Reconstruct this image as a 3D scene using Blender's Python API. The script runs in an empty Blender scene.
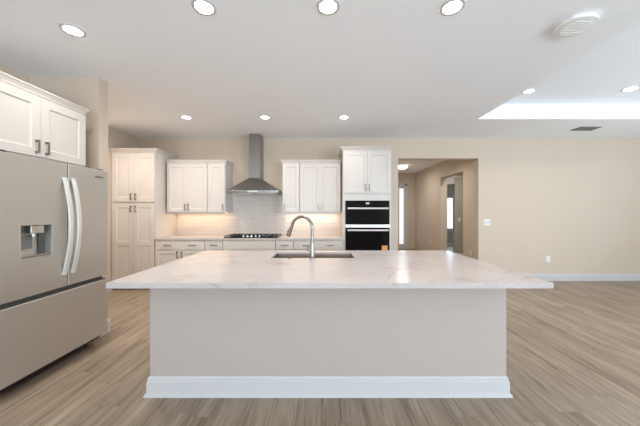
import bpy, bmesh, math
from mathutils import Vector, Matrix
PI = math.pi
scene = bpy.context.scene
COL = scene.collection

# ---------------------------------------------------------------- camera
H = 1.36
F = 266.67
cam_d = bpy.data.cameras.new('camera')
cam_d.sensor_width = 36.0
cam_d.lens = 36.0 * F / 640.0
cam_d.shift_x = -3.0 / 640.0
cam_d.shift_y = -0.5 / 640.0
cam_d.clip_start = 0.05
cam = bpy.data.objects.new('camera', cam_d)
cam.location = (0, 0, H)
cam.rotation_euler = (PI / 2, 0, 0)
COL.objects.link(cam)
scene.camera = cam

# ---------------------------------------------------------------- world, daylight, exposure
scene.view_settings.view_transform = 'Standard'
scene.view_settings.look = 'None'
scene.view_settings.gamma = 1.0
scene.view_settings.use_curve_mapping = False
scene.view_settings.exposure = 0.48
w = bpy.data.worlds.new('World')
scene.world = w
w.use_nodes = True
bgn = w.node_tree.nodes['Background']
bgn.inputs[0].default_value = (0.93, 0.97, 1.0, 1)
bgn.inputs[1].default_value = 0.85


def area(name, loc, rot, sx, sy, power, color, shape='RECTANGLE', spread=180):
    d = bpy.data.lights.new(name, 'AREA')
    d.shape = shape
    d.size = sx
    if shape in ('RECTANGLE', 'ELLIPSE'):
        d.size_y = sy
    d.energy = power
    d.color = color
    d.spread = math.radians(spread)
    o = bpy.data.objects.new(name, d)
    o.location = loc
    o.rotation_euler = rot
    COL.objects.link(o)
    return o


DAY = (0.67, 0.84, 1.0)
REAR = -3.6
XR = 7.0
# daylight lamps; rear door, rear window and side window invented to light the room
area('added_daylight_rear_door', (4.95, REAR + 0.06, 1.25), (PI / 2 + 0.40, 0, 0), 3.2, 2.3, 165, DAY)
area('added_daylight_rear', (-0.6, REAR + 0.06, 1.55), (PI / 2 + 0.45, 0, 0), 2.8, 1.5, 125, DAY)
area('added_daylight_side', (XR - 0.06, 1.6, 1.5), (0, PI / 2 + 0.75, 0), 1.7, 3.4, 76, DAY)
area('daylight_bedroom_window', (5.3, 10.5, 1.35), (-PI / 2, 0, 0), 1.0, 1.3, 16, DAY)
area('daylight_sidelight', (3.0, 9.93, 1.2), (-PI / 2, 0, 0), 0.18, 2.0, 1, DAY)

# ---------------------------------------------------------------- helpers


class Mesh:
    def __init__(self):
        self.bm = bmesh.new()

    def box(self, x0, x1, y0, y1, z0, z1):
        b = self.bm
        v = [b.verts.new(p) for p in ((x0, y0, z0), (x1, y0, z0), (x1, y1, z0), (x0, y1, z0),
                                      (x0, y0, z1), (x1, y0, z1), (x1, y1, z1), (x0, y1, z1))]
        for f in ((0, 3, 2, 1), (4, 5, 6, 7), (0, 1, 5, 4), (1, 2, 6, 5), (2, 3, 7, 6), (3, 0, 4, 7)):
            b.faces.new([v[i] for i in f])
        return self

    def loft(self, rings, cap0=True, cap1=True, closed=True):
        b = self.bm
        vr = [[b.verts.new(p) for p in r] for r in rings]
        n = len(rings[0])
        for a, c in zip(vr[:-1], vr[1:]):
            for i in range(n if closed else n - 1):
                j = (i + 1) % n
                b.faces.new((a[i], a[j], c[j], c[i]))
        if cap0:
            b.faces.new(list(reversed(vr[0])))
        if cap1:
            b.faces.new(vr[-1])
        return self

    def lathe(self, prof, seg=24, c=(0, 0, 0), axis='z', cap0=True, cap1=True):
        rings = []
        for r, h in prof:
            ring = []
            for i in range(seg):
                a = 2 * PI * i / seg
                u, v = r * math.cos(a), r * math.sin(a)
                if axis == 'z':
                    p = (c[0] + u, c[1] + v, c[2] + h)
                elif axis == 'y':
                    p = (c[0] + u, c[1] + h, c[2] + v)
                else:
                    p = (c[0] + h, c[1] + u, c[2] + v)
                ring.append(p)
            rings.append(ring)
        return self.loft(rings, cap0, cap1)

    def tube(self, pts, rad, seg=12):
        pts = [Vector(p) for p in pts]
        if not hasattr(rad, '__len__'):
            rad = [rad] * len(pts)
        rings = []
        t0 = (pts[1] - pts[0]).normalized()
        up = Vector((0, 0, 1)) if abs(t0.z) < 0.9 else Vector((0, 1, 0))
        nrm = t0.cross(up).normalized()
        for i, p in enumerate(pts):
            if i == 0:
                t = t0
            elif i == len(pts) - 1:
                t = (pts[i] - pts[i - 1]).normalized()
            else:
                t = (pts[i + 1] - pts[i - 1]).normalized()
            nrm = (nrm - t * nrm.dot(t)).normalized()
            bn = t.cross(nrm)
            rings.append([tuple(p + (nrm * math.cos(2 * PI * k / seg) + bn * math.sin(2 * PI * k / seg)) * rad[i]) for k in range(seg)])
        return self.loft(rings)

    def panel(self, x0, x1, z0, z1, yf, yb, holes, depth, slope=0.006, through=False):
        """board facing -y, front at yf, back at yb, with recessed rectangles (holes share an x range)"""
        b = self.bm
        hx0, hx1 = holes[0][0], holes[0][1]
        xs = [x0, hx0, hx1, x1]
        zs = [z0]
        cells = set()
        for h in sorted(holes, key=lambda q: q[2]):
            zs += [h[2], h[3]]
            cells.add((1, len(zs) - 2))
        zs.append(z1)
        cache = {}

        def V(x, y, z):
            k = (round(x, 6), round(y, 6), round(z, 6))
            if k not in cache:
                cache[k] = b.verts.new((x, y, z))
            return cache[k]
        for i in range(3):
            for j in range(len(zs) - 1):
                a, c, d, e = xs[i], xs[i + 1], zs[j], zs[j + 1]
                if (i, j) in cells:
                    s = slope
                    yr = yb if through else yf + depth
                    o = [V(a, yf, d), V(c, yf, d), V(c, yf, e), V(a, yf, e)]
                    n = [V(a + s, yr, d + s), V(c - s, yr, d + s), V(c - s, yr, e - s), V(a + s, yr, e - s)]
                    for k in range(4):
                        m = (k + 1) % 4
                        b.faces.new((o[k], o[m], n[m], n[k]))
                    if not through:
                        b.faces.new(n)
                    continue
                b.faces.new((V(a, yf, d), V(c, yf, d), V(c, yf, e), V(a, yf, e)))
                if through:
                    b.faces.new((V(a, yb, e), V(c, yb, e), V(c, yb, d), V(a, yb, d)))
        # sides
        fx = [V(x, yf, z0) for x in xs] + [V(x1, yf, z) for z in zs[1:]] + [V(x, yf, z1) for x in reversed(xs[:-1])] + [V(x0, yf, z) for z in reversed(zs[1:-1])]
        bx = [V(v.co.x, yb, v.co.z) for v in fx]
        n = len(fx)
        for k in range(n):
            m = (k + 1) % n
            b.faces.new((fx[m], fx[k], bx[k], bx[m]))
        if not through:
            b.faces.new(bx)
        return self

    def molding(self, x0, x1, y0, y1, prof, left=True, right=True, front=True, back=False):
        """profile (out, z) run round a rectangle; open ends stop flush"""
        rings = []
        for o, z in prof:
            l = o if left else 0
            r = o if right else 0
            f = o if front else 0
            k = o if back else 0
            rings.append([(x0 - l, y0 - f, z), (x1 + r, y0 - f, z), (x1 + r, y1 + k, z), (x0 - l, y1 + k, z)])
        return self.loft(rings)

    def transform(self, M):
        self.bm.transform(M)
        return self

    def build(self, name, mat, parent=None, bevel=0.0, smooth=False, seg=2):
        b = self.bm
        bmesh.ops.recalc_face_normals(b, faces=b.faces)
        me = bpy.data.meshes.new(name)
        b.to_mesh(me)
        b.free()
        me.materials.append(mat)
        if smooth:
            for p in me.polygons:
                p.use_smooth = True
            try:
                me.set_sharp_from_angle(angle=math.radians(38))
            except Exception:
                pass
        o = bpy.data.objects.new(name, me)
        COL.objects.link(o)
        if parent:
            o.parent = parent
        if bevel:
            m = o.modifiers.new('bevel', 'BEVEL')
            m.width = bevel
            m.segments = seg
            m.limit_method = 'ANGLE'
            m.angle_limit = math.radians(40)
        return o


def tag(o, label=None, cat=None, group=None):
    if label:
        o['label'] = label
    if cat:
        o['category'] = cat
    if group:
        o['group'] = group
    return o


def thing(name, loc, label, cat, group=None, rz=0):
    o = bpy.data.objects.new(name, None)
    o.empty_display_size = 0.1
    o.location = loc
    o.rotation_euler = (0, 0, rz)
    COL.objects.link(o)
    return tag(o, label, cat, group)


def struct(m, name, mat, bevel=0.0):
    o = m.build(name, mat, None, bevel)
    o['kind'] = 'structure'
    return o


def dup(root, loc, label=None, rz=None, mirror=False):
    r = root.copy()
    COL.objects.link(r)
    r.location = loc
    if rz is not None:
        r.rotation_euler = (0, 0, rz)
    if label:
        r['label'] = label
    for ch in list(root.children):
        c = ch.copy()
        COL.objects.link(c)
        c.parent = r
        for g in ch.children:
            d = g.copy()
            COL.objects.link(d)
            d.parent = c
    return r


# ---------------------------------------------------------------- materials
def srgb(r, g, b):
    def f(c):
        c /= 255.0
        return c / 12.92 if c <= 0.04045 else ((c + 0.055) / 1.055) ** 2.4
    return (f(r), f(g), f(b), 1)


def mat(name, col, rough=0.5, metal=0.0, emis=None, estr=0.0, coat=0.0, spec=None, noise=0.0, nscale=30, bump=0.0, bscale=200):
    m = bpy.data.materials.new(name)
    m.use_nodes = True
    nt = m.node_tree
    p = nt.nodes['Principled BSDF']
    p.inputs['Base Color'].default_value = col
    p.inputs['Roughness'].default_value = rough
    p.inputs['Metallic'].default_value = metal
    if spec is not None:
        p.inputs['Specular IOR Level'].default_value = spec
    if coat:
        p.inputs['Coat Weight'].default_value = coat
        p.inputs['Coat Roughness'].default_value = 0.05
    if emis:
        p.inputs['Emission Color'].default_value = emis
        p.inputs['Emission Strength'].default_value = estr
    if noise or bump:
        tc = nt.nodes.new('ShaderNodeTexCoord')
    if noise:
        n = nt.nodes.new('ShaderNodeTexNoise')
        n.inputs['Scale'].default_value = nscale
        n.inputs['Detail'].default_value = 3
        nt.links.new(tc.outputs['Object'], n.inputs['Vector'])
        mx = nt.nodes.new('ShaderNodeMix')
        mx.data_type = 'RGBA'
        mx.inputs['A'].default_value = tuple(c * (1 - noise) for c in col[:3]) + (1,)
        mx.inputs['B'].default_value = tuple(min(1, c * (1 + noise)) for c in col[:3]) + (1,)
        nt.links.new(n.outputs['Fac'], mx.inputs['Factor'])
        nt.links.new(mx.outputs['Result'], p.inputs['Base Color'])
    if bump:
        n2 = nt.nodes.new('ShaderNodeTexNoise')
        n2.inputs['Scale'].default_value = bscale
        n2.inputs['Detail'].default_value = 2
        nt.links.new(tc.outputs['Object'], n2.inputs['Vector'])
        bp = nt.nodes.new('ShaderNodeBump')
        bp.inputs['Strength'].default_value = bump
        bp.inputs['Distance'].default_value = 0.002
        nt.links.new(n2.outputs['Fac'], bp.inputs['Height'])
        nt.links.new(bp.outputs['Normal'], p.inputs['Normal'])
    return m


M_WALL = mat('wall_paint', srgb(215, 198, 179), 0.85, noise=0.015, nscale=2, bump=0.15, bscale=120)
M_CEIL = mat('ceiling_paint', srgb(252, 253, 255), 0.9, bump=0.3, bscale=90)
M_TRIM = mat('white_trim_paint', srgb(211, 208, 207), 0.4, noise=0.01)
M_CAB = mat('white_cabinet_lacquer', srgb(217, 209, 201), 0.38, noise=0.008, nscale=5)
M_ISL = mat('island_wall_paint', srgb(190, 177, 168), 0.8, noise=0.012, nscale=2)
M_GREYWALL = mat('bedroom_wall_paint', srgb(176, 174, 160), 0.85, noise=0.015, nscale=2)
M_DARK = mat('dark_plastic', srgb(38, 38, 40), 0.45, noise=0.05)
M_TOE = mat('toe_kick_board', srgb(200, 195, 188), 0.6, noise=0.02)
M_BLACKGLASS = mat('black_oven_glass', srgb(9, 9, 10), 0.08, noise=0.02, spec=0.3)
M_IRON = mat('black_cast_iron', srgb(28, 27, 27), 0.5, noise=0.1, nscale=80)
M_PLATE = mat('white_switch_plastic', srgb(243, 242, 238), 0.35, noise=0.01)
M_NICKEL = mat('brushed_nickel', srgb(140, 131, 121), 0.3, 1.0, noise=0.05, nscale=60)
M_STEELH = mat('polished_steel', srgb(226, 223, 218), 0.32, 1.0, noise=0.03, nscale=60)
M_LAMP = mat('lit_lamp_diffuser', (1, 1, 1, 1), 0.5, emis=(1, 0.97, 0.92, 1), estr=14, noise=0.005)
M_GLOBE = mat('lit_glass_globe', (1, 1, 1, 1), 0.5, emis=(1, 0.9, 0.75, 1), estr=3.2, noise=0.005)
M_LED = mat('warm_led_strip', (1, 0.8, 0.5, 1), 0.5, emis=(1, 0.72, 0.38, 1), estr=3, noise=0.005)
M_DISPLAY = mat('lit_clock_display', srgb(40, 60, 70), 0.3, emis=(0.7, 0.9, 1, 1), estr=0.5, noise=0.01)
M_ORANGE = mat('orange_energy_label', srgb(226, 160, 92), 0.7, noise=0.04)
M_CARPET = mat('pale_tile', srgb(214, 208, 198), 0.5, noise=0.03)
M_DOOR = mat('front_door_paint', srgb(210, 200, 188), 0.5, noise=0.02)
M_GAP = mat('grey_gap_plastic', srgb(84, 82, 80), 0.5, noise=0.03)
M_VENT = mat('grey_vent_metal', srgb(120, 120, 116), 0.6, noise=0.04)


def brushed(name, col, rough, vertical=True, metal=1.0):
    m = mat(name, col, rough, metal)
    nt = m.node_tree
    p = nt.nodes['Principled BSDF']
    tc = nt.nodes.new('ShaderNodeTexCoord')
    mp = nt.nodes.new('ShaderNodeMapping')
    mp.inputs['Scale'].default_value = (2, 2, 300) if not vertical else (200, 200, 2)
    n = nt.nodes.new('ShaderNodeTexNoise')
    n.inputs['Scale'].default_value = 1.0
    n.inputs['Detail'].default_value = 4
    nt.links.new(tc.outputs['Object'], mp.inputs['Vector'])
    nt.links.new(mp.outputs['Vector'], n.inputs['Vector'])
    mr = nt.nodes.new('ShaderNodeMapRange')
    mr.inputs['To Min'].default_value = rough - 0.05
    mr.inputs['To Max'].default_value = rough + 0.08
    nt.links.new(n.outputs['Fac'], mr.inputs['Value'])
    nt.links.new(mr.outputs['Result'], p.inputs['Roughness'])
    mx = nt.nodes.new('ShaderNodeMix')
    mx.data_type = 'RGBA'
    mx.inputs['A'].default_value = tuple(c * 0.94 for c in col[:3]) + (1,)
    mx.inputs['B'].default_value = tuple(min(1, c * 1.06) for c in col[:3]) + (1,)
    nt.links.new(n.outputs['Fac'], mx.inputs['Factor'])
    nt.links.new(mx.outputs['Result'], p.inputs['Base Color'])
    return m


M_FRIDGE = brushed('brushed_fridge_steel', srgb(202, 196, 187), 0.42, vertical=False, metal=0.75)
M_HOOD = brushed('brushed_hood_steel', srgb(150, 147, 144), 0.3, vertical=True)
M_FAUCET = mat('satin_faucet_steel', srgb(158, 152, 145), 0.24, 1.0, noise=0.04, nscale=60)
M_BAR = mat('bright_bar_handle', srgb(226, 223, 218), 0.35, 0.3, noise=0.02, nscale=60)
M_SINK = brushed('brushed_sink_steel', srgb(158, 143, 130), 0.4, vertical=False)


def floor_material():
    m = mat('oak_vinyl_planks', srgb(160, 140, 120), 0.42)
    nt = m.node_tree
    L = nt.links
    p = nt.nodes['Principled BSDF']
    tc = nt.nodes.new('ShaderNodeTexCoord')
    sp = nt.nodes.new('ShaderNodeSeparateXYZ')
    L.new(tc.outputs['Object'], sp.inputs[0])
    cb = nt.nodes.new('ShaderNodeCombineXYZ')
    # every row of planks starts at its own random point
    dv = nt.nodes.new('ShaderNodeMath')
    dv.operation = 'DIVIDE'
    dv.inputs[1].default_value = 0.178
    L.new(sp.outputs['X'], dv.inputs[0])
    fl = nt.nodes.new('ShaderNodeMath')
    fl.operation = 'FLOOR'
    L.new(dv.outputs[0], fl.inputs[0])
    wn = nt.nodes.new('ShaderNodeTexWhiteNoise')
    wn.noise_dimensions = '1D'
    L.new(fl.outputs[0], wn.inputs['W'])
    ya = nt.nodes.new('ShaderNodeMath')
    ya.operation = 'MULTIPLY_ADD'
    ya.inputs[1].default_value = 1.22
    L.new(wn.outputs['Value'], ya.inputs[0])
    L.new(sp.outputs['Y'], ya.inputs[2])
    L.new(ya.outputs[0], cb.inputs['X'])
    L.new(sp.outputs['X'], cb.inputs['Y'])
    br = nt.nodes.new('ShaderNodeTexBrick')
    br.offset = 0.0
    br.offset_frequency = 2
    br.inputs['Scale'].default_value = 1
    br.inputs['Brick Width'].default_value = 1.22
    br.inputs['Row Height'].default_value = 0.178
    br.inputs['Mortar Size'].default_value = 0.0012
    br.inputs['Mortar Smooth'].default_value = 0.2
    br.inputs['Color1'].default_value = (0, 0, 0, 1)
    br.inputs['Color2'].default_value = (1, 1, 1, 1)
    br.inputs['Mortar'].default_value = (0.2, 0.2, 0.2, 1)
    L.new(cb.outputs[0], br.inputs['Vector'])
    # shift the grain of each plank
    mul = nt.nodes.new('ShaderNodeVectorMath')
    mul.operation = 'MULTIPLY_ADD'
    mul.inputs[1].default_value = (7.3, 3.1, 5.7)
    L.new(br.outputs['Color'], mul.inputs[0])
    L.new(tc.outputs['Object'], mul.inputs[2])
    mp = nt.nodes.new('ShaderNodeMapping')
    mp.inputs['Scale'].default_value = (13, 0.9, 1)
    L.new(mul.outputs[0], mp.inputs['Vector'])
    n1 = nt.nodes.new('ShaderNodeTexNoise')
    n1.inputs['Scale'].default_value = 1
    n1.inputs['Detail'].default_value = 6
    n1.inputs['Roughness'].default_value = 0.6
    n1.inputs['Distortion'].default_value = 0.6
    L.new(mp.outputs[0], n1.inputs['Vector'])
    mp2 = nt.nodes.new('ShaderNodeMapping')
    mp2.inputs['Scale'].default_value = (90, 3, 1)
    L.new(mul.outputs[0], mp2.inputs['Vector'])
    n2 = nt.nodes.new('ShaderNodeTexNoise')
    n2.inputs['Scale'].default_value = 1
    n2.inputs['Detail'].default_value = 3
    L.new(mp2.outputs[0], n2.inputs['Vector'])
    a = nt.nodes.new('ShaderNodeMath')
    a.operation = 'MULTIPLY_ADD'
    a.inputs[1].default_value = 0.34
    L.new(n2.outputs['Fac'], a.inputs[0])
    L.new(n1.outputs['Fac'], a.inputs[2])
    sb = nt.nodes.new('ShaderNodeSeparateColor')
    L.new(br.outputs['Color'], sb.inputs[0])
    a2 = nt.nodes.new('ShaderNodeMath')
    a2.operation = 'MULTIPLY_ADD'
    a2.inputs[1].default_value = 0.13
    L.new(sb.outputs[0], a2.inputs[0])
    L.new(a.outputs[0], a2.inputs[2])
    cr = nt.nodes.new('ShaderNodeValToRGB')
    e = cr.color_ramp.elements
    e[0].position = 0.47
    e[0].color = FLOOR_D
    e[1].position = 0.97
    e[1].color = FLOOR_L
    k = e.new(0.70)
    k.color = FLOOR_M
    L.new(a2.outputs[0], cr.inputs[0])
    # thin dark grain lines
    mp3 = nt.nodes.new('ShaderNodeMapping')
    mp3.inputs['Scale'].default_value = (42, 1.5, 1)
    L.new(mul.outputs[0], mp3.inputs['Vector'])
    n3 = nt.nodes.new('ShaderNodeTexNoise')
    n3.inputs['Scale'].default_value = 1
    n3.inputs['Detail'].default_value = 5
    n3.inputs['Distortion'].default_value = 0.8
    L.new(mp3.outputs[0], n3.inputs['Vector'])
    r3 = nt.nodes.new('ShaderNodeMapRange')
    r3.inputs['From Min'].default_value = 0.34
    r3.inputs['From Max'].default_value = 0.46
    r3.inputs['To Min'].default_value = 1
    r3.inputs['To Max'].default_value = 0
    L.new(n3.outputs['Fac'], r3.inputs['Value'])
    mg = nt.nodes.new('ShaderNodeMix')
    mg.data_type = 'RGBA'
    mg.blend_type = 'MULTIPLY'
    mg.inputs['B'].default_value = (0.66, 0.62, 0.58, 1)
    L.new(r3.outputs['Result'], mg.inputs['Factor'])
    L.new(cr.outputs[0], mg.inputs['A'])
    mx = nt.nodes.new('ShaderNodeMix')
    mx.data_type = 'RGBA'
    mx.blend_type = 'MULTIPLY'
    mx.inputs['B'].default_value = (0.55, 0.5, 0.46, 1)
    L.new(br.outputs['Fac'], mx.inputs['Factor'])
    L.new(mg.outputs['Result'], mx.inputs['A'])
    L.new(mx.outputs['Result'], p.inputs['Base Color'])
    bp = nt.nodes.new('ShaderNodeBump')
    bp.inputs['Strength'].default_value = 0.15
    bp.inputs['Distance'].default_value = 0.001
    L.new(n2.outputs['Fac'], bp.inputs['Height'])
    L.new(bp.outputs[0], p.inputs['Normal'])
    return m


FLOOR_D = srgb(120, 101, 83)
FLOOR_M = srgb(156, 137, 117)
FLOOR_L = srgb(180, 162, 142)
M_FLOOR = floor_material()


def tile_material():
    m = mat('white_subway_tile', srgb(236, 232, 228), 0.15)
    nt = m.node_tree
    L = nt.links
    p = nt.nodes['Principled BSDF']
    tc = nt.nodes.new('ShaderNodeTexCoord')
    sp = nt.nodes.new('ShaderNodeSeparateXYZ')
    L.new(tc.outputs['Object'], sp.inputs[0])
    cb = nt.nodes.new('ShaderNodeCombineXYZ')
    L.new(sp.outputs['X'], cb.inputs['X'])
    L.new(sp.outputs['Z'], cb.inputs['Y'])
    br = nt.nodes.new('ShaderNodeTexBrick')
    br.inputs['Scale'].default_value = 1
    br.inputs['Brick Width'].default_value = 0.305
    br.inputs['Row Height'].default_value = 0.0762
    br.inputs['Mortar Size'].default_value = 0.0022
    br.inputs['Mortar Smooth'].default_value = 0.3
    br.inputs['Color1'].default_value = srgb(228, 219, 210)
    br.inputs['Color2'].default_value = srgb(221, 212, 203)
    br.inputs['Mortar'].default_value = srgb(202, 192, 183)
    L.new(cb.outputs[0], br.inputs['Vector'])
    L.new(br.outputs['Color'], p.inputs['Base Color'])
    bp = nt.nodes.new('ShaderNodeBump')
    bp.invert = True
    bp.inputs['Strength'].default_value = 0.6
    bp.inputs['Distance'].default_value = 0.002
    L.new(br.outputs['Fac'], bp.inputs['Height'])
    L.new(bp.outputs[0], p.inputs['Normal'])
    return m


M_TILE = tile_material()


def quartz_material():
    m = mat('white_veined_quartz', srgb(236, 232, 230), 0.2, spec=0.22)
    nt = m.node_tree
    L = nt.links
    p = nt.nodes['Principled BSDF']
    tc = nt.nodes.new('ShaderNodeTexCoord')
    n0 = nt.nodes.new('ShaderNodeTexNoise')
    n0.inputs['Scale'].default_value = 1.6
    n0.inputs['Detail'].default_value = 7
    n0.inputs['Roughness'].default_value = 0.62
    n0.inputs['Distortion'].default_value = 1.2
    L.new(tc.outputs['Object'], n0.inputs['Vector'])
    # thin veins where the noise crosses a level
    s = nt.nodes.new('ShaderNodeMath')
    s.operation = 'SUBTRACT'
    s.inputs[1].default_value = 0.5
    L.new(n0.outputs['Fac'], s.inputs[0])
    ab = nt.nodes.new('ShaderNodeMath')
    ab.operation = 'ABSOLUTE'
    L.new(s.outputs[0], ab.inputs[0])
    mr = nt.nodes.new('ShaderNodeMapRange')
    mr.inputs['From Min'].default_value = 0.0
    mr.inputs['From Max'].default_value = 0.018
    mr.inputs['To Min'].default_value = 1
    mr.inputs['To Max'].default_value = 0
    L.new(ab.outputs[0], mr.inputs['Value'])
    n1 = nt.nodes.new('ShaderNodeTexNoise')
    n1.inputs['Scale'].default_value = 2.3
    n1.inputs['Detail'].default_value = 3
    L.new(tc.outputs['Object'], n1.inputs['Vector'])
    r1 = nt.nodes.new('ShaderNodeMapRange')
    r1.inputs['From Min'].default_value = 0.42
    r1.inputs['From Max'].default_value = 0.68
    L.new(n1.outputs['Fac'], r1.inputs['Value'])
    mm = nt.nodes.new('ShaderNodeMath')
    mm.operation = 'MULTIPLY'
    L.new(mr.outputs['Result'], mm.inputs[0])
    L.new(r1.outputs['Result'], mm.inputs[1])
    mx = nt.nodes.new('ShaderNodeMix')
    mx.data_type = 'RGBA'
    mx.inputs['A'].default_value = srgb(203, 194, 190)
    mx.inputs['B'].default_value = srgb(178, 163, 152)
    L.new(mm.outputs[0], mx.inputs['Factor'])
    # soft clouds
    mx2 = nt.nodes.new('ShaderNodeMix')
    mx2.data_type = 'RGBA'
    mx2.blend_type = 'MULTIPLY'
    mx2.inputs['B'].default_value = (0.93, 0.905, 0.89, 1)
    L.new(r1.outputs['Result'], mx2.inputs['Factor'])
    L.new(mx.outputs['Result'], mx2.inputs['A'])
    L.new(mx2.outputs['Result'], p.inputs['Base Color'])
    return m


M_QUARTZ = quartz_material()


def glass_material():
    m = bpy.data.materials.new('window_glass')
    m.use_nodes = True
    nt = m.node_tree
    for n in list(nt.nodes):
        nt.nodes.remove(n)
    out = nt.nodes.new('ShaderNodeOutputMaterial')
    t = nt.nodes.new('ShaderNodeBsdfTransparent')
    g = nt.nodes.new('ShaderNodeBsdfGlossy')
    g.inputs['Roughness'].default_value = 0.02
    fr = nt.nodes.new('ShaderNodeFresnel')
    fr.inputs['IOR'].default_value = 1.45
    mx = nt.nodes.new('ShaderNodeMixShader')
    nt.links.new(fr.outputs[0], mx.inputs[0])
    nt.links.new(t.outputs[0], mx.inputs[1])
    nt.links.new(g.outputs[0], mx.inputs[2])
    nt.links.new(mx.outputs[0], out.inputs[0])
    return m


M_GLASS = glass_material()

# ---------------------------------------------------------------- the room
CZ = 2.84          # ceiling
BY = 5.32          # back wall plane
WT = 0.16          # wall thickness
XL = -3.70         # left wall plane in the kitchen
OX0, OX1, OZ = 1.50, 3.10, 2.44   # cased opening to the hall
HX = 3.45          # right wall of the hall
FY = 10.0          # foyer wall

struct(Mesh().box(XL - 0.2, XR + 0.2, REAR - 0.2, 10.9, -0.12, 0.0), 'floor', M_FLOOR)
# ceiling with the tray cut into it
TX0, TX1, TY0, TY1, TZ = 2.45, 6.5, -2.6, 4.22, 3.08
c = Mesh()
c.box(XL - 0.2, TX0, REAR - 0.2, BY + WT, CZ, TZ)
c.box(TX0, TX1, TY1, BY + WT, CZ, TZ)
c.box(TX0, TX1, REAR - 0.2, TY0, CZ, TZ)
c.box(TX1, XR + 0.2, REAR - 0.2, BY + WT, CZ, TZ)
c.box(XL - 0.2, XR + 0.2, BY + WT, 10.9, CZ, TZ)
c.box(XL - 0.2, XR + 0.2, REAR - 0.2, BY + WT, TZ, TZ + 0.1)
struct(c, 'ceiling', M_CEIL)

wb = Mesh()
wb.box(XL - 0.2, OX0, BY, BY + WT, 0, CZ)
wb.box(OX0, OX1, BY, BY + WT, OZ, CZ)
wb.box(OX1, XR + 0.2, BY, BY + WT, 0, CZ)
struct(wb, 'wall_back', M_WALL)

SX = -2.45         # end of the short wall beside the fridge
wl = Mesh()
wl.box(XL - 0.16, XL, 3.04, BY, 0, CZ)
struct(wl, 'wall_left', M_WALL)
struct(Mesh().box(XL - 0.16, -3.2, REAR, 2.915, 0, CZ), 'wall_left_alcove', M_WALL)
struct(Mesh().box(XL - 0.16, SX, 2.915, 3.04, 0, CZ), 'wall_left_stub', M_WALL)

# right wall with an unseen window, invented to light the room
wr = Mesh()
wr.box(XR, XR + 0.16, REAR, -0.2, 0, CZ)
wr.box(XR, XR + 0.16, 3.4, BY, 0, CZ)
wr.box(XR, XR + 0.16, -0.2, 3.4, 0, 0.6)
wr.box(XR, XR + 0.16, -0.2, 3.4, 2.4, CZ)
struct(wr, 'wall_right', M_WALL)
# rear wall; its sliding door and window are invented to bring in daylight
we = Mesh()
we.box(XL - 0.2, -2.1, REAR - 0.16, REAR, 0, CZ)
we.box(-2.1, 0.9, REAR - 0.16, REAR, 0, 0.75)
we.box(-2.1, 0.9, REAR - 0.16, REAR, 2.35, CZ)
we.box(0.9, 3.3, REAR - 0.16, REAR, 0, CZ)
we.box(3.3, 6.6, REAR - 0.16, REAR, 2.45, CZ)
we.box(6.6, XR + 0.2, REAR - 0.16, REAR, 0, CZ)
struct(we, 'wall_rear', M_WALL)


def window_frame(name, x0, x1, z0, z1, y, nm, t=0.05):
    """framed window facing +-y: frame structure and panes"""
    f = Mesh()
    f.box(x0, x1, y, y + 0.06, z0, z0 + t)
    f.box(x0, x1, y, y + 0.06, z1 - t, z1)
    f.box(x0, x0 + t, y, y + 0.06, z0 + t, z1 - t)
    f.box(x1 - t, x1, y, y + 0.06, z0 + t, z1 - t)
    for k in range(1, nm):
        xc = x0 + (x1 - x0) * k / nm
        f.box(xc - t / 2, xc + t / 2, y, y + 0.06, z0 + t, z1 - t)
    fo = struct(f, name, M_TRIM)
    g = Mesh().box(x0 + t, x1 - t, y + 0.027, y + 0.033, z0 + t, z1 - t)
    g.build('pane', M_GLASS, fo)
    return fo


window_frame('window_added_rear', -2.1, 0.9, 0.75, 2.35, REAR - 0.12, 2)  # unseen window behind the camera, added for its daylight
window_frame('door_added_rear', 3.3, 6.6, 0.0, 2.45, REAR - 0.12, 3, 0.07)  # unseen glass door behind the camera, added as a daylight opening
f = Mesh()
for (a, b_) in ((-0.2, -0.15), (1.575, 1.625), (3.35, 3.4)):
    f.box(XR + 0.04, XR + 0.10, a, b_, 0.6, 2.4)
f.box(XR + 0.04, XR + 0.10, -0.15, 3.35, 0.6, 0.65)
f.box(XR + 0.04, XR + 0.10, -0.15, 3.35, 2.35, 2.4)
fo = struct(f, 'window_added_side', M_TRIM)  # out-of-view side window, added to light the room from the right
Mesh().box(XR + 0.067, XR + 0.073, -0.15, 3.35, 0.65, 2.35).build('pane', M_GLASS, fo)

# hall behind the opening
hl = Mesh().box(1.0, 1.15, BY + WT, FY, 0, CZ)
struct(hl, 'wall_hall_left', M_WALL)
NY0, NY1, NZ = 6.57, 7.82, 2.38
hr = Mesh()
hr.box(HX, HX + 0.19, BY + WT, NY0, 0, CZ)
hr.box(HX, HX + 0.19, NY1, FY + 0.15, 0, CZ)
hr.box(HX, HX + 0.19, NY0, NY1, NZ, CZ)
struct(hr, 'wall_hall_right', M_WALL)
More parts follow.
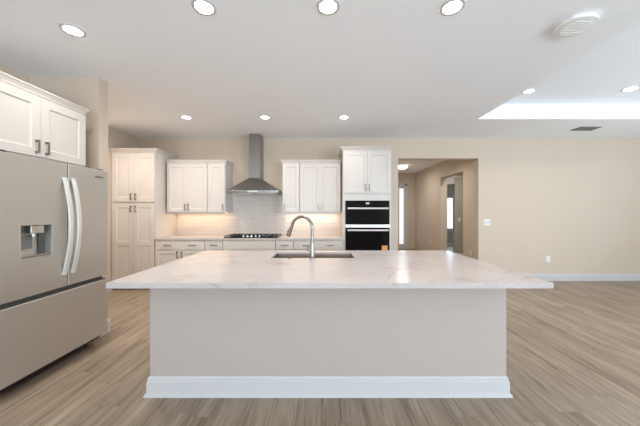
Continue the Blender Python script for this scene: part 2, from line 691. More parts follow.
# foyer wall with door and sidelight
SLX0, SLX1 = 2.80, 3.10
ff = Mesh()
ff.box(1.0, 1.75, FY, FY + 0.15, 0, CZ)
ff.box(1.75, SLX1, FY, FY + 0.15, 2.42, CZ)
ff.box(SLX1, HX, FY, FY + 0.15, 0, CZ)
struct(ff, 'wall_foyer', M_WALL)
d = Mesh().panel(1.83, 2.74, 0.02, 2.38, FY + 0.05, FY + 0.10, [(1.98, 2.59, 0.3, 1.0), (1.98, 2.59, 1.2, 2.2)], 0.012)
do = struct(d, 'door_2', M_DOOR)
Mesh().tube([(2.68, FY + 0.05, 1.0), (2.68, FY - 0.01, 1.0), (2.58, FY - 0.01, 1.0)], 0.012, 8).build('door_handle', M_NICKEL, do)
fr = Mesh()
fr.box(1.75, 1.83, FY - 0.015, FY + 0.12, 0, 2.42)
fr.box(2.74, 2.86, FY - 0.015, FY + 0.12, 0, 2.42)
fr.box(3.05, 3.17, FY - 0.015, FY + 0.12, 0, 2.42)
fr.box(1.75, 3.17, FY - 0.015, FY + 0.12, 2.38, 2.50)
fr.box(2.86, 3.05, FY - 0.0, FY + 0.12, 2.27, 2.38)
fr.box(2.86, 3.05, FY - 0.0, FY + 0.12, 0.0, 0.17)
fo = struct(fr, 'window_3', M_TRIM)
Mesh().box(2.86, 3.05, FY + 0.05, FY + 0.056, 0.17, 2.27).build('pane', M_GLASS, fo)

# small passage and bedroom beyond the hall opening
struct(Mesh().box(3.955, XR, 8.0, 8.12, 0, CZ), 'wall_passage', M_GREYWALL)
struct(Mesh().box(3.64, 3.955, 8.0, 8.12, 2.22, CZ), 'wall_lintel', M_GREYWALL)
struct(Mesh().box(3.64, 3.93, 7.985, 7.9995, 2.22, 2.395).box(3.64, 5.2, 7.98, 7.9995, 2.3955, 2.455), 'trim_3', M_TRIM)
struct(Mesh().box(HX + 0.19, XR, BY + WT, BY + WT + 0.02, 0, CZ), 'wall_passage_near', M_WALL)
br_ = Mesh()
br_.box(HX + 0.19, 4.6, 10.6, 10.75, 0, CZ)
br_.box(5.95, XR, 10.6, 10.75, 0, CZ)
br_.box(4.6, 5.95, 10.6, 10.75, 0, 0.66)
br_.box(4.6, 5.95, 10.6, 10.75, 2.0, CZ)
struct(br_, 'wall_bedroom', M_GREYWALL)
struct(Mesh().box(XR, XR + 0.15, BY + WT, 10.75, 0, CZ), 'wall_bedroom_right', M_GREYWALL)
window_frame('window_4', 4.6, 5.95, 0.66, 2.0, 10.62, 2, 0.06)
struct(Mesh().box(4.55, 6.0, 10.52, 10.62, 0.61, 0.66), 'trim_1', M_TRIM)
struct(Mesh().box(3.66, XR, 8.12, 10.6, 0.0, 0.012), 'floor_bedroom', M_CARPET)


# baseboards: profile run along a wall
BP = [(0.0, 0.0), (0.016, 0.0), (0.016, 0.108), (0.012, 0.113), (0.012, 0.128), (0.004, 0.138), (0.0, 0.138)]


def baseboard(name, p0, p1, n):
    """p0,p1 on the wall plane, n = direction into the room"""
    rings = []
    for p in (p0, p1):
        rings.append([(p[0] + n[0] * o, p[1] + n[1] * o, z) for o, z in BP])
    return struct(Mesh().loft(rings), name, M_TRIM)


baseboard('baseboard_back', (OX1 + 0.0, BY), (XR, BY), (0, -1))
baseboard('baseboard_left', (XL, 3.04), (XL, 4.66), (1, 0))
baseboard('baseboard_right', (XR, REAR), (XR, BY), (-1, 0))
baseboard('baseboard_hall_near', (HX, BY + WT), (HX, NY0), (-1, 0))
baseboard('baseboard_passage', (3.955, 8.0), (XR, 8.0), (0, -1))
baseboard('baseboard_bedroom', (3.66, 10.6), (XR, 10.6), (0, -1))
baseboard('baseboard_stub', (XL, 3.04), (SX, 3.04), (0, 1))
bs = Mesh().molding(SX - 0.2, SX, 2.915, 3.04, [(0.0, 0), (0.016, 0.0), (0.016, 0.118), (0.012, 0.124), (0.012, 0.14), (0.004, 0.152)], left=False, right=True, front=False, back=True)
struct(bs, 'baseboard_stub_end', M_TRIM)


# ---------------------------------------------------------------- cabinets
def pull(L=0.11, horizontal=False):
    """square bow pull, projecting to -y, centred"""
    m = Mesh()
    t = 0.0055
    m.box(-t, t, -0.032, -0.022, -L / 2, L / 2)
    for s in (-1, 1):
        m.box(-t, t, -0.024, 0.0, s * (L / 2 - 0.008) - 0.007, s * (L / 2 - 0.008) + 0.007)
        m.box(-0.008, 0.008, -0.004, 0.0, s * (L / 2 - 0.008) - 0.011, s * (L / 2 - 0.008) + 0.011)
    if horizontal:
        m.transform(Matrix.Rotation(PI / 2, 4, 'Y'))
    return m


def add_pull(parent, x, y, z, horizontal=False, L=0.11):
    o = pull(L, horizontal).build('handle', M_NICKEL, parent, 0.0012)
    o.location = (x, y, z)
    return o


def shaker(parent, x0, x1, z0, z1, hx=None, hz=None, st=0.06, mid=None, L=0.11, name='door'):
    g = 0.0015
    x0 += g; x1 -= g; z0 += g; z1 -= g
    if mid:
        holes = [(x0 + st, x1 - st, z0 + st, mid - st / 2), (x0 + st, x1 - st, mid + st / 2, z1 - st)]
    else:
        holes = [(x0 + st, x1 - st, z0 + st, z1 - st)]
    o = Mesh().panel(x0, x1, z0, z1, -0.020, -0.0005, holes, 0.008, 0.009).build(name, M_CAB, parent, 0.0015)
    if hx is not None:
        add_pull(o, hx, -0.020, hz, False, L)
    return o


CROWN = [(0, 0), (0.005, 0), (0.007, 0.012), (0.016, 0.03), (0.028, 0.052), (0.032, 0.055), (0.032, 0.066), (0.0, 0.066)]


def crown(parent, x0, x1, dep, z, left=True, right=True, k=1.0, out=1.0):
    prof = [(o * k * out, z + u * k) for o, u in CROWN]
    return Mesh().molding(x0, x1, -0.002, dep, prof, left, right, True).build('crown_molding', M_CAB, parent)


def upper_cabinet(x0, x1, label, doors, cl, cr, z0=1.362, z1=2.262, dep=0.385):
    W = x1 - x0
    yf = BY - dep - 0.005
    t = thing('upper_cabinet', (x0, yf, z0), label, 'cabinet', 'upper cabinets on the back wall')
    hgt = z1 - z0
    m = Mesh().box(0.001, W - 0.001, 0, dep, 0, hgt)
    m.build('body', M_CAB, t, 0.001)
    for (a, b_, side) in doors:
        hx = (b_ - 0.032) if side == 'r' else (a + 0.032)
        shaker(t, a, b_, 0.008, hgt - 0.006, hx, 0.095)
    crown(t, 0.001, W - 0.001, dep, hgt, cl, cr)
    # slim light rail with an led strip behind it
    Mesh().box(0.001, W - 0.001, 0.002, 0.018, -0.022, 0.0).build('light_rail', M_CAB, t)
    Mesh().box(0.04, W - 0.04, 0.16, 0.18, -0.012, -0.001).build('led_strip', M_LED, t)
    return t


upper_cabinet(-2.885, -2.13, 'white two-door wall cabinet beside the tall pantry', [(0.008, 0.378, 'r'), (0.378, 0.747, 'l')], False, False)
upper_cabinet(-2.129, -1.80, 'narrow single-door white wall cabinet immediately left of the range hood', [(0.008, 0.321, 'r')], False, True)
upper_cabinet(-0.75, -0.432, 'narrow single-door white wall cabinet immediately right of the range hood', [(0.008, 0.31, 'l')], True, False)
upper_cabinet(-0.431, 0.325, 'white two-door wall cabinet beside the oven cabinet', [(0.008, 0.378, 'r'), (0.378, 0.748, 'l')], False, False)
for x0, x1 in ((-2.85, -1.84), (-0.72, 0.30)):
    area('under_cabinet_lamp', ((x0 + x1) / 2, BY - 0.14, 1.340), (0, 0, 0), x1 - x0, 0.03, 1.4, (1.0, 0.70, 0.42))

# pantry
PF = 4.66
pt = thing('pantry_cabinet', (-3.697, PF, 0), 'tall white pantry cabinet with four shaker doors left of the counter', 'cabinet')
Wp = 0.775
Mesh().box(0.0, Wp, 0, BY - PF - 0.004, 0.10, 2.41).build('body', M_CAB, pt, 0.001)
Mesh().box(0.0, Wp - 0.003, 0.06, BY - PF - 0.004, 0.0, 0.099).build('toe_kick', M_TOE, pt)
shaker(pt, 0.03, 0.398, 1.545, 2.395, 0.398 - 0.04, 1.635, st=0.075)
shaker(pt, 0.398, 0.766, 1.545, 2.395, 0.398 + 0.04, 1.635, st=0.075)
shaker(pt, 0.03, 0.398, 0.115, 1.52, 0.398 - 0.04, 1.42, st=0.075, mid=0.82)
shaker(pt, 0.398, 0.766, 0.115, 1.52, 0.398 + 0.04, 1.42, st=0.075, mid=0.82)
crown(pt, 0.0, Wp, BY - PF - 0.004, 2.41, False, True, 1.0, 1.35)

# oven cabinet (frame with a real cavity for the oven)
OC0, OC1 = 0.347, 1.195
oc = thing('oven_cabinet', (OC0, PF, 0), 'tall white cabinet that houses the double wall oven', 'cabinet')
Wo = OC1 - OC0
dp = BY - PF - 0.004
OZ0, OZ1 = 0.44, 1.565
ox0, ox1 = 0.047, 0.809
m = Mesh()
m.box(0, 0.02, 0, dp, 0.10, 2.435)
m.box(Wo - 0.02, Wo, 0, dp, 0.10, 2.435)
m.box(0.02, Wo - 0.02, 0.0, dp, 1.60, 2.435)
m.box(0.02, Wo - 0.02, 0.0, dp, 0.10, 0.40)
m.build('body', M_CAB, oc)
Mesh().panel(0, Wo, 0.40, 1.72, -0.002, 0.018, [(ox0 - 0.004, ox1 + 0.004, OZ0 - 0.004, OZ1 + 0.004)], 0, 0.0, True).build('face_frame', M_CAB, oc)
Mesh().box(0.0, Wo, 0.06, dp, 0.0, 0.099).build('toe_kick', M_TOE, oc)
xm = Wo / 2
shaker(oc, 0.012, xm, 1.70, 2.42, xm - 0.035, 1.80)
shaker(oc, xm, Wo - 0.012, 1.70, 2.42, xm + 0.035, 1.80)
dr = Mesh().box(0.014, Wo - 0.014, -0.02, -0.0005, 0.115, 0.395).build('drawer', M_CAB, oc, 0.0015)
add_pull(dr, xm, -0.02, 0.32, True)
crown(oc, 0.0, Wo, dp, 2.435, True, True, 1.0, 1.6)

# double wall oven
ov = thing('wall_oven', (OC0 + ox0, PF, OZ0), 'black glass double wall oven with steel bar handles', 'oven')
Wv = ox1 - ox0
HV = OZ1 - OZ0
zs = 1.098 - OZ0
ztop0 = 1.150 - OZ0
Mesh().box(0.01, Wv - 0.01, 0.0, 0.50, 0.01, HV - 0.01).build('housing', M_DARK, ov)
o = Mesh().box(0, Wv, -0.03, -0.001, 0.0, zs - 0.002).build('oven_door', M_BLACKGLASS, ov, 0.003)
h = Mesh().tube([(0.03, -0.075, zs - 0.045), (Wv - 0.03, -0.075, zs - 0.045)], 0.016, 12)
for x in (0.07, Wv - 0.07):
    h.tube([(x, -0.03, zs - 0.045), (x, -0.075, zs - 0.045)], 0.009, 8)
h.build('handle', M_BAR, o, smooth=True)
fr = Mesh().panel(0.09, Wv - 0.09, 0.10, zs - 0.10, -0.0312, -0.0301, [(0.105, Wv - 0.105, 0.115, zs - 0.115)], 0, 0.0, True).build('window_outline', M_BLACKGLASS, o)
Mesh().box(Wv - 0.135, Wv - 0.035, -0.0325, -0.0302, 0.575 - OZ0 + 0.10, 0.575 - OZ0 + 0.21).build('energy_label', M_ORANGE, o)
Mesh().box(0, Wv, -0.024, -0.001, zs + 0.001, ztop0 - 0.001).build('steel_strip', M_STEELH, ov, 0.001)
zd = 1.475 - OZ0
o = Mesh().box(0, Wv, -0.03, -0.001, ztop0 + 0.001, zd - 0.002).build('microwave_door', M_BLACKGLASS, ov, 0.003)
h = Mesh().tube([(0.03, -0.075, zd - 0.045), (Wv - 0.03, -0.075, zd - 0.045)], 0.016, 12)
for x in (0.07, Wv - 0.07):
    h.tube([(x, -0.03, zd - 0.045), (x, -0.075, zd - 0.045)], 0.009, 8)
h.build('handle', M_BAR, o, smooth=True)
Mesh().panel(0.09, Wv - 0.09, ztop0 + 0.035, zd - 0.08, -0.0312, -0.0301, [(0.10, Wv - 0.10, ztop0 + 0.045, zd - 0.09)], 0, 0.0, True).build('window_outline', M_BLACKGLASS, o)
o = Mesh().box(0, Wv, -0.026, -0.001, zd + 0.001, HV).build('control_panel', M_BLACKGLASS, ov, 0.002)
Mesh().box(Wv / 2 - 0.03, Wv / 2 + 0.03, -0.0275, -0.0262, zd + 0.03, zd + 0.06).build('clock_display', M_DISPLAY, o)

# base cabinets
BF = 4.645
BT = 0.882
BD = BY - BF - 0.004


def base_cabinet(x0, x1, label, kind):
    W = x1 - x0 - 0.002
    t = thing('base_cabinet', (x0 + 0.001, BF, 0), label, 'cabinet', 'base cabinets under the back counter')
    Mesh().box(0, W, 0, BD, 0.10, BT).build('body', M_CAB, t, 0.001)
    Mesh().box(0, W, 0.07, BD, 0, 0.099).build('toe_kick', M_TOE, t)
    zt0, zt1 = 0.715, 0.872
    nm = 'panel' if kind == 'hob' else 'drawer'
    dr = Mesh().box(0.006, W - 0.006, -0.02, -0.0005, zt0, zt1).build(nm, M_CAB, t, 0.002)
    if kind == 'wide':
        for x in (W * 0.26, W * 0.75):
            add_pull(dr, x, -0.02, (zt0 + zt1) / 2, True)
    if kind == 'narrow':
        add_pull(dr, W / 2, -0.02, (zt0 + zt1) / 2, True)
    if kind == 'narrow':
        shaker(t, 0.006, W - 0.006, 0.115, 0.705, W - 0.045, 0.63)
    elif kind == 'wide' or kind == 'hob':
        shaker(t, 0.006, W / 2, 0.115, 0.705, W / 2 - 0.04, 0.63)
        shaker(t, W / 2, W - 0.006, 0.115, 0.705, W / 2 + 0.04, 0.63)
    return t


base_cabinet(-2.918, -2.05, 'wide white base cabinet beside the pantry, two pulls on its drawer', 'wide')
base_cabinet(-2.05, -1.74, 'narrow white base cabinet immediately left of the gas cooktop', 'narrow')
base_cabinet(-1.74, -0.823, 'white base cabinet with a plain front panel below the gas cooktop', 'hob')
base_cabinet(-0.823, -0.51, 'narrow white base cabinet immediately right of the gas cooktop', 'narrow')
base_cabinet(-0.51, 0.344, 'wide white base cabinet beside the oven cabinet, two pulls on its drawer', 'wide')

cw = Mesh().box(-2.920, 0.345, 4.615, BY - 0.002, 0.8835, 0.914).build('back_countertop', M_QUARTZ, None, 0.002)
tag(cw, 'long white quartz countertop along the back wall under the tiles', 'countertop')

# backsplash of tiles
bsm = Mesh()
bsm.box(-2.920, -1.80, BY - 0.010, BY, 0.9145, 1.361)
bsm.box(-1.7995, -0.7505, BY - 0.010, BY, 0.9145, 1.745)
bsm.box(-0.75, 0.345, BY - 0.010, BY, 0.9145, 1.361)
bso = struct(bsm, 'trim_2', M_TILE)

# ---------------------------------------------------------------- range hood
hd = thing('range_hood', (-1.262, BY, 1.716), 'stainless steel chimney range hood above the cooktop', 'range hood')
hw, hdp = 0.465, 0.55
m = Mesh()
m.molding(-hw, hw, -hdp, -0.012, [(0, 0.0), (0, 0.045)], False, False, False)
m.build('rim', M_HOOD, hd, 0.002)
rings = []
cx, cw_, cy0, cy1 = -0.028, 0.108, -0.31, -0.012
for k in range(9):
    s = k / 8
    q = 1 - (1 - s) ** 1.18
    z = 0.0455 + 0.245 * (s ** 1.05)
    l = -hw + (cx - cw_ + hw) * s
    r = hw + (cx + cw_ - hw) * s
    fy = -hdp + (cy0 + hdp) * s
    rings.append([(l, fy, z), (r, fy, z), (r, cy1, z), (l, cy1, z)])
Mesh().loft(rings).build('canopy', M_HOOD, hd)
Mesh().box(cx - cw_ + 0.001, cx + cw_ - 0.001, cy0, cy1, 0.291, 0.66).build('lower_chimney', M_HOOD, hd, 0.0015)
Mesh().box(cx - cw_ + 0.005, cx + cw_ - 0.005, cy0 + 0.004, cy1, 0.661, CZ - 1.716 - 0.001).build('upper_chimney', M_HOOD, hd, 0.0015)
cp = Mesh().box(-0.09, 0.09, -hdp - 0.003, -hdp - 0.0005, 0.012, 0.034).build('control_strip', M_STEELH, hd)
for s in (-1, 1):
    Mesh().box(s * 0.22 - 0.19, s * 0.22 + 0.19, -0.50, -0.08, -0.006, -0.0005).build('grease_filter', M_STEELH, hd)

# ---------------------------------------------------------------- gas cooktop
ck = thing('gas_cooktop', (-1.262, 4.90, 0.9145), 'black five-burner gas cooktop with steel knobs on the back counter', 'cooktop')
Mesh().box(-0.465, 0.465, -0.26, 0.26, 0.0, 0.012).build('cooktop_tray', M_BLACKGLASS, ck, 0.003)
for bx_, by_, r in ((-0.31, 0.12, 0.04), (-0.31, -0.11, 0.05), (0, 0.04, 0.06), (0.31, 0.12, 0.05), (0.31, -0.11, 0.04)):
    Mesh().lathe([(r + 0.012, 0.0125), (r + 0.012, 0.02), (r, 0.021), (r, 0.025), (r - 0.01, 0.027)], 20, (bx_, by_, 0)).build('burner', M_IRON, ck, smooth=True)
for gx, gw in ((-0.31, 0.145), (0, 0.15), (0.31, 0.145)):
    y0g, y1g = (-0.225, 0.235) if gx else (-0.10, 0.235)
    g = Mesh()
    z0g, z1g = 0.028, 0.038
    for s in (-1, 1):
        g.box(gx + s * gw - 0.006, gx + s * gw + 0.006, y0g, y1g, z0g, z1g)
    for yy in (y0g, y1g, (y0g + y1g) / 2):
        g.box(gx - gw + 0.006, gx + gw - 0.006, yy - 0.006, yy + 0.006, z0g, z1g)
    g.box(gx - 0.006, gx + 0.006, y0g, y1g, z0g + 0.001, z1g + 0.003)
    for s in (-1, 1):
        g.box(gx + s * gw * 0.5 - 0.005, gx + s * gw * 0.5 + 0.005, y0g, y1g, z0g + 0.001, z1g + 0.002)
        for yy in (y0g, y1g):
            g.box(gx + s * gw - 0.008, gx + s * gw + 0.008, yy - 0.008, yy + 0.008, 0.0122, z0g)
    g.build('grate', M_IRON, ck)
for k in range(5):
    kx = -0.145 + 0.0725 * k
    kn = Mesh().lathe([(0.021, 0.0125), (0.021, 0.018), (0.017, 0.02), (0.016, 0.042), (0.012, 0.045)], 16, (kx, -0.19, 0))
    kn.box(kx - 0.003, kx + 0.003, -0.206, -0.174, 0.045, 0.050)
    kn.build('knob', M_STEELH, ck, smooth=True)

# ---------------------------------------------------------------- refrigerator (front faces +x)
FX = -2.25
fg = thing('refrigerator', (FX, 1.84, 0), 'stainless steel french-door refrigerator with water dispenser and bottom freezer', 'refrigerator', rz=PI / 2)
WF = 0.95
SEAM = 0.512
# local x = world y from 1.84, local y = depth from the front, local z up
Mesh().box(0.01, WF - 0.01, 0.10, 0.85, 0.05, 1.76).build('body', M_DARK, fg, 0.004)
Mesh().box(0.03, WF - 0.03, 0.035, 0.0995, 0.6765, 0.74).build('gap_channel', M_GAP, fg)
Mesh().box(0.03, WF - 0.03, 0.13, 0.80, 0.03, 0.0495).build('base_grille', M_DARK, fg)
DT = 0.095
dx0, dx1, dz0, dz1 = 0.145, 0.378, 1.015, 1.262
ld = Mesh().panel(0.0, SEAM - 0.004, 0.714, 1.79, 0, DT, [(dx0, dx1, dz0, dz1)], 0.07, 0.004).build('left_door', M_FRIDGE, fg, 0.006, seg=3)
rd = Mesh().box(SEAM + 0.004, WF, 0, DT, 0.714, 1.79).build('right_door', M_FRIDGE, fg, 0.006, seg=3)
fd = Mesh().box(0.0, WF, 0, DT, 0.118, 0.674).build('freezer_drawer', M_FRIDGE, fg, 0.006, seg=3)
Mesh().box(0.02, WF - 0.02, 0.008, 0.030, 0.6745, 0.684).build('handle', M_GAP, fd)


def bow_handle(xc, parent, lean):
    pts_o, pts_i = [], []
    n = 22
    z0, z1 = 0.82, 1.665
    rings = []
    for k in range(n + 1):
        s = k / n
        z = z0 + (z1 - z0) * s
        b = math.sin(PI * s) ** 0.85
        out = 0.012 + 0.062 * b
        x = xc + lean * 0.012 * b
        th = 0.016
        w2 = 0.018
        rings.append([(x - w2, -out, z), (x + w2, -out, z), (x + w2, -out + th, z), (x - w2, -out + th, z)])
    m = Mesh().loft(rings)
    m.box(xc - 0.014, xc + 0.014, -0.022, 0.0, z0, z0 + 0.035)
    m.box(xc - 0.014, xc + 0.014, -0.022, 0.0, z1 - 0.035, z1)
    m.build('handle', M_BAR, parent, 0.003, smooth=False)


bow_handle(SEAM - 0.038, ld, 0)
bow_handle(SEAM + 0.040, rd, 0)
# dispenser parts
ds = Mesh().panel(dx0 - 0.006, dx1 + 0.006, dz0 - 0.006, dz1 + 0.006, -0.002, -0.0002, [(dx0 + 0.001, dx1 - 0.001, dz0 + 0.001, dz1 - 0.001)], 0, 0, True).build('dispenser_frame', M_STEELH, ld)
dm = Mesh()
dm.box(dx0 + 0.075, dx1 - 0.06, 0.006, 0.064, dz1 - 0.065, dz1 - 0.006)
dm.lathe([(0.013, -0.03), (0.013, 0.0)], 12, ((dx0 + dx1) / 2, 0.035, dz1 - 0.065))
dm.build('dispenser_nozzle', M_STEELH, ld, 0.003)
Mesh().box(dx0 + 0.05, dx0 + 0.13, 0.055, 0.066, dz0 + 0.06, dz1 - 0.08).build('dispenser_paddle', M_VENT, ld, 0.003)
Mesh().box(dx0 + 0.006, dx0 + 0.06, 0.058, 0.066, dz1 - 0.07, dz1 - 0.006).build('dispenser_light_cover', M_DARK, ld)
Mesh().box(dx1 - 0.055, dx1 - 0.005, 0.058, 0.0655, dz0 + 0.01, dz1 - 0.008).build('dispenser_side_panel', M_GAP, ld)
Mesh().box(dx0 + 0.01, dx1 - 0.01, 0.004, 0.06, dz0 + 0.005, dz0 + 0.012).build('drip_tray', M_STEELH, ld)
lg = Mesh()
for k in range(8):
    lg.box(WF - 0.155 + k * 0.012, WF - 0.155 + k * 0.012 + 0.007, -0.0012, 0.0, 1.708, 1.722)
lg.build('badge', M_DARK, rd)
for x in (0.05, WF - 0.05):
    Mesh().box(x - 0.03, x + 0.03, 0.03, 0.16, 1.7905, 1.805).build('hinge_cover', M_DARK, fg, 0.003)
    for y in (0.18, 0.76):
        Mesh().lathe([(0.02, 0.0), (0.02, 0.03)], 12, (x + (0.02 if x < 0.5 else -0.02), y, 0)).build('foot', M_DARK, fg)

# cabinet above the fridge
CX = -2.42
fc = thing('fridge_top_cabinet', (CX, 1.80, 1.818), 'white two-door cabinet mounted above the refrigerator', 'cabinet', rz=PI / 2)
WC = 0.905
Mesh().box(0.0, WC, 0, 0.775, 0.0, 0.535).build('body', M_CAB, fc, 0.001)
shaker(fc, 0.012, 0.47, 0.010, 0.52, 0.47 - 0.04, 0.095, st=0.07)
shaker(fc, 0.47, WC - 0.006, 0.010, 0.52, 0.47 + 0.04, 0.095, st=0.07)
crown(fc, 0.0, WC, 0.775, 0.535, True, True, 0.85)

# ---------------------------------------------------------------- island
IX0, IX1, IY0, IY1 = -1.288, 1.364, 1.985, 3.09
isl = thing('kitchen_island', ((IX0 + IX1) / 2, (IY0 + IY1) / 2, 0), 'large kitchen island base with beige painted panels and white baseboard', 'kitchen island')
ox, oy = (IX0 + IX1) / 2, (IY0 + IY1) / 2
m = Mesh()
T = 0.1
m.box(IX0 - ox, IX1 - ox, IY0 - oy, IY0 - oy + T, 0, 0.8795)
m.box(IX0 - ox, IX1 - ox, IY1 - oy - 0.02, IY1 - oy, 0, 0.8795)
m.box(IX0 - ox, IX0 - ox + T, IY0 - oy + T, IY1 - oy - 0.02, 0, 0.8795)
m.box(IX1 - ox - T, IX1 - ox, IY0 - oy + T, IY1 - oy - 0.02, 0, 0.8795)
m.build('body', M_ISL, isl)
prof = [(0.030, 0.0), (0.030, 0.006), (0.026, 0.020), (0.017, 0.026), (0.016, 0.108), (0.011, 0.113), (0.011, 0.130), (0.004, 0.141), (0.0, 0.142)]
m = Mesh()
rings = []
for o_, z in prof:
    rings.append([(IX0 - ox - o_, IY0 - oy - o_, z), (IX1 - ox + o_, IY0 - oy - o_, z), (IX1 - ox + o_, IY1 - oy - 0.08, z), (IX0 - ox - o_, IY1 - oy - 0.08, z)])
m.loft(rings)
m.build('baseboard', M_TRIM, isl)

# countertop with the sink cut-out (board built upright, then laid flat)
KX0, KX1, KY0, KY1 = -1.373, 1.459, 1.687, 3.135
HX0, HX1, HY0, HY1 = -0.51, 0.31, 2.615, 3.01
m = Mesh().panel(KX0, KX1, KY0, KY1, 0, 0.02, [(HX0, HX1, HY0, HY1)], 0, 0.0, True)
m.transform(Matrix(((1, 0, 0, 0), (0, 0, 1, 0), (0, -1, 0, 0.914), (0, 0, 0, 1))))
# mitred apron that thickens the outer edge
for q in ((KX0, KX1, KY0, KY0 + 0.05), (KX0, KX1, KY1 - 0.04, KY1), (KX0, KX0 + 0.05, KY0 + 0.05, KY1 - 0.04), (KX1 - 0.05, KX1, KY0 + 0.05, KY1 - 0.04)):
    m.box(q[0], q[1], q[2], q[3], 0.880, 0.894)
ic = m.build('island_countertop', M_QUARTZ)
tag(ic, 'large white veined quartz slab overhanging the kitchen island', 'countertop')

# sink
sk = thing('kitchen_sink', (0, 0, 0.879), 'undermount stainless steel sink set in the island countertop', 'sink')
sk.location = ((HX0 + HX1) / 2, (HY0 + HY1) / 2, 0.66)
a, b_ = (HX1 - HX0) / 2 + 0.004, (HY1 - HY0) / 2 + 0.004
zt = 0.8935 - 0.66


def rrect(a, b, r, z, n=5):
    out = []
    for (cx_, cy_, s0) in ((a - r, b - r, 0), (-a + r, b - r, PI / 2), (-a + r, -b + r, PI), (a - r, -b + r, 1.5 * PI)):
        for k in range(n + 1):
            t = s0 + PI / 2 * k / n
            out.append((cx_ + r * math.cos(t), cy_ + r * math.sin(t), z))
    return out


rings = [rrect(a + 0.02, b_ + 0.02, 0.03, zt - 0.003), rrect(a + 0.02, b_ + 0.02, 0.03, zt), rrect(a, b_, 0.02, zt), rrect(a, b_, 0.02, 0.03), rrect(a - 0.02, b_ - 0.02, 0.03, 0.006),
         rrect(a - 0.02, b_ - 0.02, 0.03, 0.002), rrect(a + 0.003, b_ + 0.003, 0.02, 0.026), rrect(a + 0.003, b_ + 0.003, 0.02, zt - 0.003)]
m = Mesh()
vr = [[m.bm.verts.new(p) for p in r] for r in rings]
nn = len(vr[0])
for q in range(len(vr)):
    if q == 4:
        continue
    A, B = vr[q], vr[(q + 1) % len(vr)]
    for i in range(nn):
        j = (i + 1) % nn
        m.bm.faces.new((A[i], A[j], B[j], B[i]))
m.bm.faces.new(vr[4])
m.bm.faces.new(list(reversed(vr[5])))
m.build('basin', M_SINK, sk, smooth=True)
Mesh().lathe([(0.045, 0.0065), (0.045, 0.009), (0.03, 0.010)], 20, (0, 0.02, 0)).build('drain', M_STEELH, sk, smooth=True)

# faucet
fx, fy = -0.104, 2.57
fa = thing('kitchen_faucet', (fx, fy, 0.9142), 'tall brushed nickel gooseneck pull-down faucet on the island', 'faucet')
Mesh().lathe([(0.028, 0), (0.028, 0.008), (0.025, 0.012), (0.021, 0.05), (0.019, 0.12), (0.0165, 0.15), (0.0155, 0.155)], 24).build('base', M_FAUCET, fa, smooth=True)
pts = [(0, 0, 0.15), (0, 0, 0.22), (-0.001, 0.001, 0.28)]
R_ = 0.110
DIR = Vector((-0.93, 0.37, 0)).normalized()
for k in range(0, 17):
    t = PI * 0.93 * k / 16
    pts.append((DIR.x * R_ * (1 - math.cos(t)), DIR.y * R_ * (1 - math.cos(t)), 0.295 + R_ * math.sin(t)))
Mesh().tube(pts, 0.0148, 14).build('neck', M_FAUCET, fa, smooth=True)
e = Vector(pts[-1])
t = (Vector(pts[-1]) - Vector(pts[-2])).normalized()
t = (t + DIR * 0.10).normalized()
m = Mesh().tube([e - t * 0.004, e + t * 0.01, e + t * 0.03, e + t * 0.10, e + t * 0.118], [0.0155, 0.0165, 0.0175, 0.022, 0.0215], 16)
sh = m.build('spray_head', M_FAUCET, fa, smooth=True)
Mesh().tube([e + t * 0.045 + DIR * 0.012, e + t * 0.075 + DIR * 0.022], [0.008, 0.009], 10).build('spray_button', M_DARK, sh, smooth=True)
m = Mesh().tube([(-0.012, 0.0, 0.085), (-0.05, 0.004, 0.087)], [0.014, 0.013], 14)
hn = m.build('handle', M_FAUCET, fa, smooth=True)
Mesh().tube([(-0.040, 0.003, 0.09), (-0.042, 0.0, 0.122), (-0.050, -0.004, 0.128), (-0.09, -0.008, 0.130)], [0.007, 0.007, 0.006, 0.005], 10).build('lever', M_FAUCET, hn, smooth=True)
# small air switch button beside the faucet
ab_ = Mesh().lathe([(0.018, 0), (0.018, 0.004), (0.012, 0.006), (0.011, 0.012), (0.008, 0.013)], 18).build('air_switch_button', M_NICKEL, None, smooth=True)
ab_.location = (-0.325, 2.585, 0.9143)
tag(ab_, 'small round nickel push button on the island left of the faucet', 'button')

# ---------------------------------------------------------------- recessed lights
WARM = (1.0, 0.945, 0.88)


def recessed(x, y, z, label, power, group='recessed ceiling lights', r=0.063):
    t = thing('recessed_light', (x, y, z), label, 'ceiling light', group)
    Mesh().lathe([(r + 0.022, -0.001), (r + 0.020, -0.006), (r, -0.007), (r - 0.002, -0.002)], 32, cap0=False, cap1=False).build('trim_ring', M_TRIM, t, smooth=True)
    Mesh().lathe([(r - 0.002, -0.004), (r - 0.003, -0.0015)], 32).build('lens', M_LAMP, t)
    area('recessed_lamp', (x, y, z - 0.012), (0, 0, 0), 2 * r - 0.02, 0, power, WARM, 'DISK', 150)
    return t


PW = 4.2
recessed(-3.22, 3.85, CZ, 'added hidden recessed light over the aisle corner beside the pantry, behind the fridge wall', 10.0)  # added lamp, hidden by the stub wall, to brighten the pantry
recessed(-2.03, 2.165, CZ, 'recessed ceiling light nearest the refrigerator, far left of the front row', PW)
recessed(-0.857, 1.92, CZ, 'front row recessed light second from the left, at the top edge', PW)
recessed(0.036, 1.915, CZ, 'front row recessed light above the middle of the island', PW)
recessed(0.93, 1.92, CZ, 'front row recessed light at the right, nearest the tray ceiling', PW)
recessed(-2.12, 4.14, CZ, 'small recessed light at left of the back row, toward the pantry', 7.0)
recessed(-0.90, 4.14, CZ, 'middle recessed light of the back row, near the hood chimney', 6.0)
recessed(0.325, 4.14, CZ, 'right recessed light of the back row, in front of the oven cabinet', 3.6)
recessed(2.92, 3.78, TZ, 'recessed light inside the tray ceiling near its left edge', PW, 'tray ceiling lights')
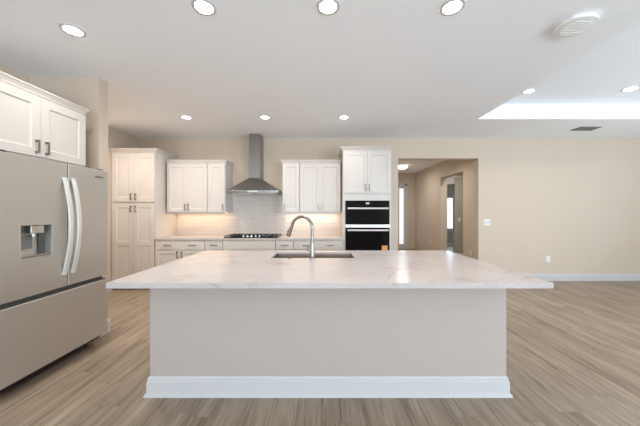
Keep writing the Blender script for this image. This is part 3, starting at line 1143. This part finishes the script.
recessed(4.27, 3.70, TZ, 'recessed light inside the tray ceiling cut by the right frame edge', PW, 'tray ceiling lights', 0.072)

# foyer flush light
ft = thing('flush_ceiling_light', (2.50, 8.4, CZ), 'glowing white flush ceiling light in the foyer beyond the opening', 'ceiling light')
Mesh().lathe([(0.15, -0.02), (0.15, -0.0005)], 28).build('canopy', M_NICKEL, ft, smooth=True)
Mesh().lathe([(0.05, -0.115), (0.11, -0.10), (0.155, -0.065), (0.165, -0.0205)], 28).build('glass_shade', M_GLOBE, ft, smooth=True)
area('foyer_lamp', (2.50, 8.4, CZ - 0.14), (0, 0, 0), 0.30, 0, 9, (1.0, 0.96, 0.92), 'DISK')
recessed(2.45, 6.5, CZ, 'added hidden recessed light in the hall just beyond the cased opening', 9.0)  # out-of-sight lamp added to light the hall walls
recessed(3.95, 7.0, CZ, 'added hidden recessed light in the side passage beyond the hall opening', 9.0)  # unseen lamp added to light the passage and its jamb

# round ceiling register with louvres
rg = thing('round_ceiling_vent', (1.975, 2.09, CZ), 'round white louvred ceiling vent at the upper right', 'vent')


def sq(r, z, n=40, p=2.6):
    out = []
    for k in range(n):
        a = 2 * PI * k / n
        c_, s_ = math.cos(a), math.sin(a)
        out.append((r * math.copysign(abs(c_) ** (2 / p), c_), r * math.copysign(abs(s_) ** (2 / p), s_), z))
    return out


Mesh().loft([sq(0.118, -0.001), sq(0.118, -0.022), sq(0.124, -0.026), sq(0.122, -0.031), sq(0.10, -0.036)]).build('cover', M_PLATE, rg, smooth=True)
for k in range(7):
    y = -0.072 + 0.024 * k
    hl_ = math.sqrt(max(0.001, 0.095 ** 2 - y * y))
    Mesh().box(-hl_, hl_, y - 0.006, y + 0.006, -0.041, -0.0362).build('slat', M_PLATE, rg, 0.002)

# grey rectangular vent near the back wall
vt = thing('ceiling_register', (4.63, 4.70, CZ), 'grey slotted ceiling register near the right back wall', 'vent')
Mesh().panel(-0.185, 0.185, -0.10, 0.10, 0, 0.008, [(-0.165, 0.165, -0.08, 0.08)], 0, 0, True).transform(Matrix(((1, 0, 0, 0), (0, 0, 1, 0), (0, 1, 0, -0.0085), (0, 0, 0, 1)))).build('frame', M_VENT, vt)
Mesh().box(-0.164, 0.164, -0.079, 0.079, -0.003, -0.0005).build('backing', M_DARK, vt)
for k in range(7):
    y = -0.066 + 0.022 * k
    Mesh().box(-0.164, 0.164, y - 0.007, y + 0.007, -0.0075, -0.004).build('slat', M_VENT, vt)


# switches and outlets
def plate(name, loc, rz, label, cat, w_=0.072, rockers=1, outlet=False, group=None):
    t = thing(name, loc, label, cat, group, rz)
    Mesh().box(-w_ / 2, w_ / 2, -0.006, -0.0005, -0.058, 0.058).build('cover_plate', M_PLATE, t, 0.002)
    if outlet:
        for s in (-1, 1):
            o = Mesh().lathe([(0.017, -0.0085), (0.017, -0.0062)], 18, (0, 0, s * 0.021), axis='y').build('socket', M_PLATE, t)
            for q in (-1, 1):
                Mesh().box(q * 0.0065 - 0.001, q * 0.0065 + 0.001, -0.0092, -0.0086, s * 0.021 - 0.005, s * 0.021 + 0.005).build('slot', M_DARK, o)
    else:
        for k in range(rockers):
            x = (k - (rockers - 1) / 2) * 0.046
            Mesh().box(x - 0.0165, x + 0.0165, -0.0095, -0.0062, -0.033, 0.033).build('rocker', M_TRIM, t, 0.0015)
    return t


plate('light_switch', (3.275, BY, 1.165), 0, 'white double light switch on the beige wall right of the opening', 'light switch', 0.118, 2)
plate('wall_outlet', (4.49, BY, 0.435), 0, 'white wall outlet low on the long beige wall', 'outlet', outlet=True)
plate('wall_outlet', (HX, 8.6, 0.42), -PI / 2, 'white outlet low on the hall wall toward the front door', 'outlet', outlet=True)
plate('wall_outlet', (HX, 6.22, 0.42), -PI / 2, 'white outlet low on the hall wall near the cased opening', 'outlet', outlet=True)
plate('light_switch', (4.09, 8.0, 1.15), 0, 'white light switch on the grey wall of the side passage', 'light switch')
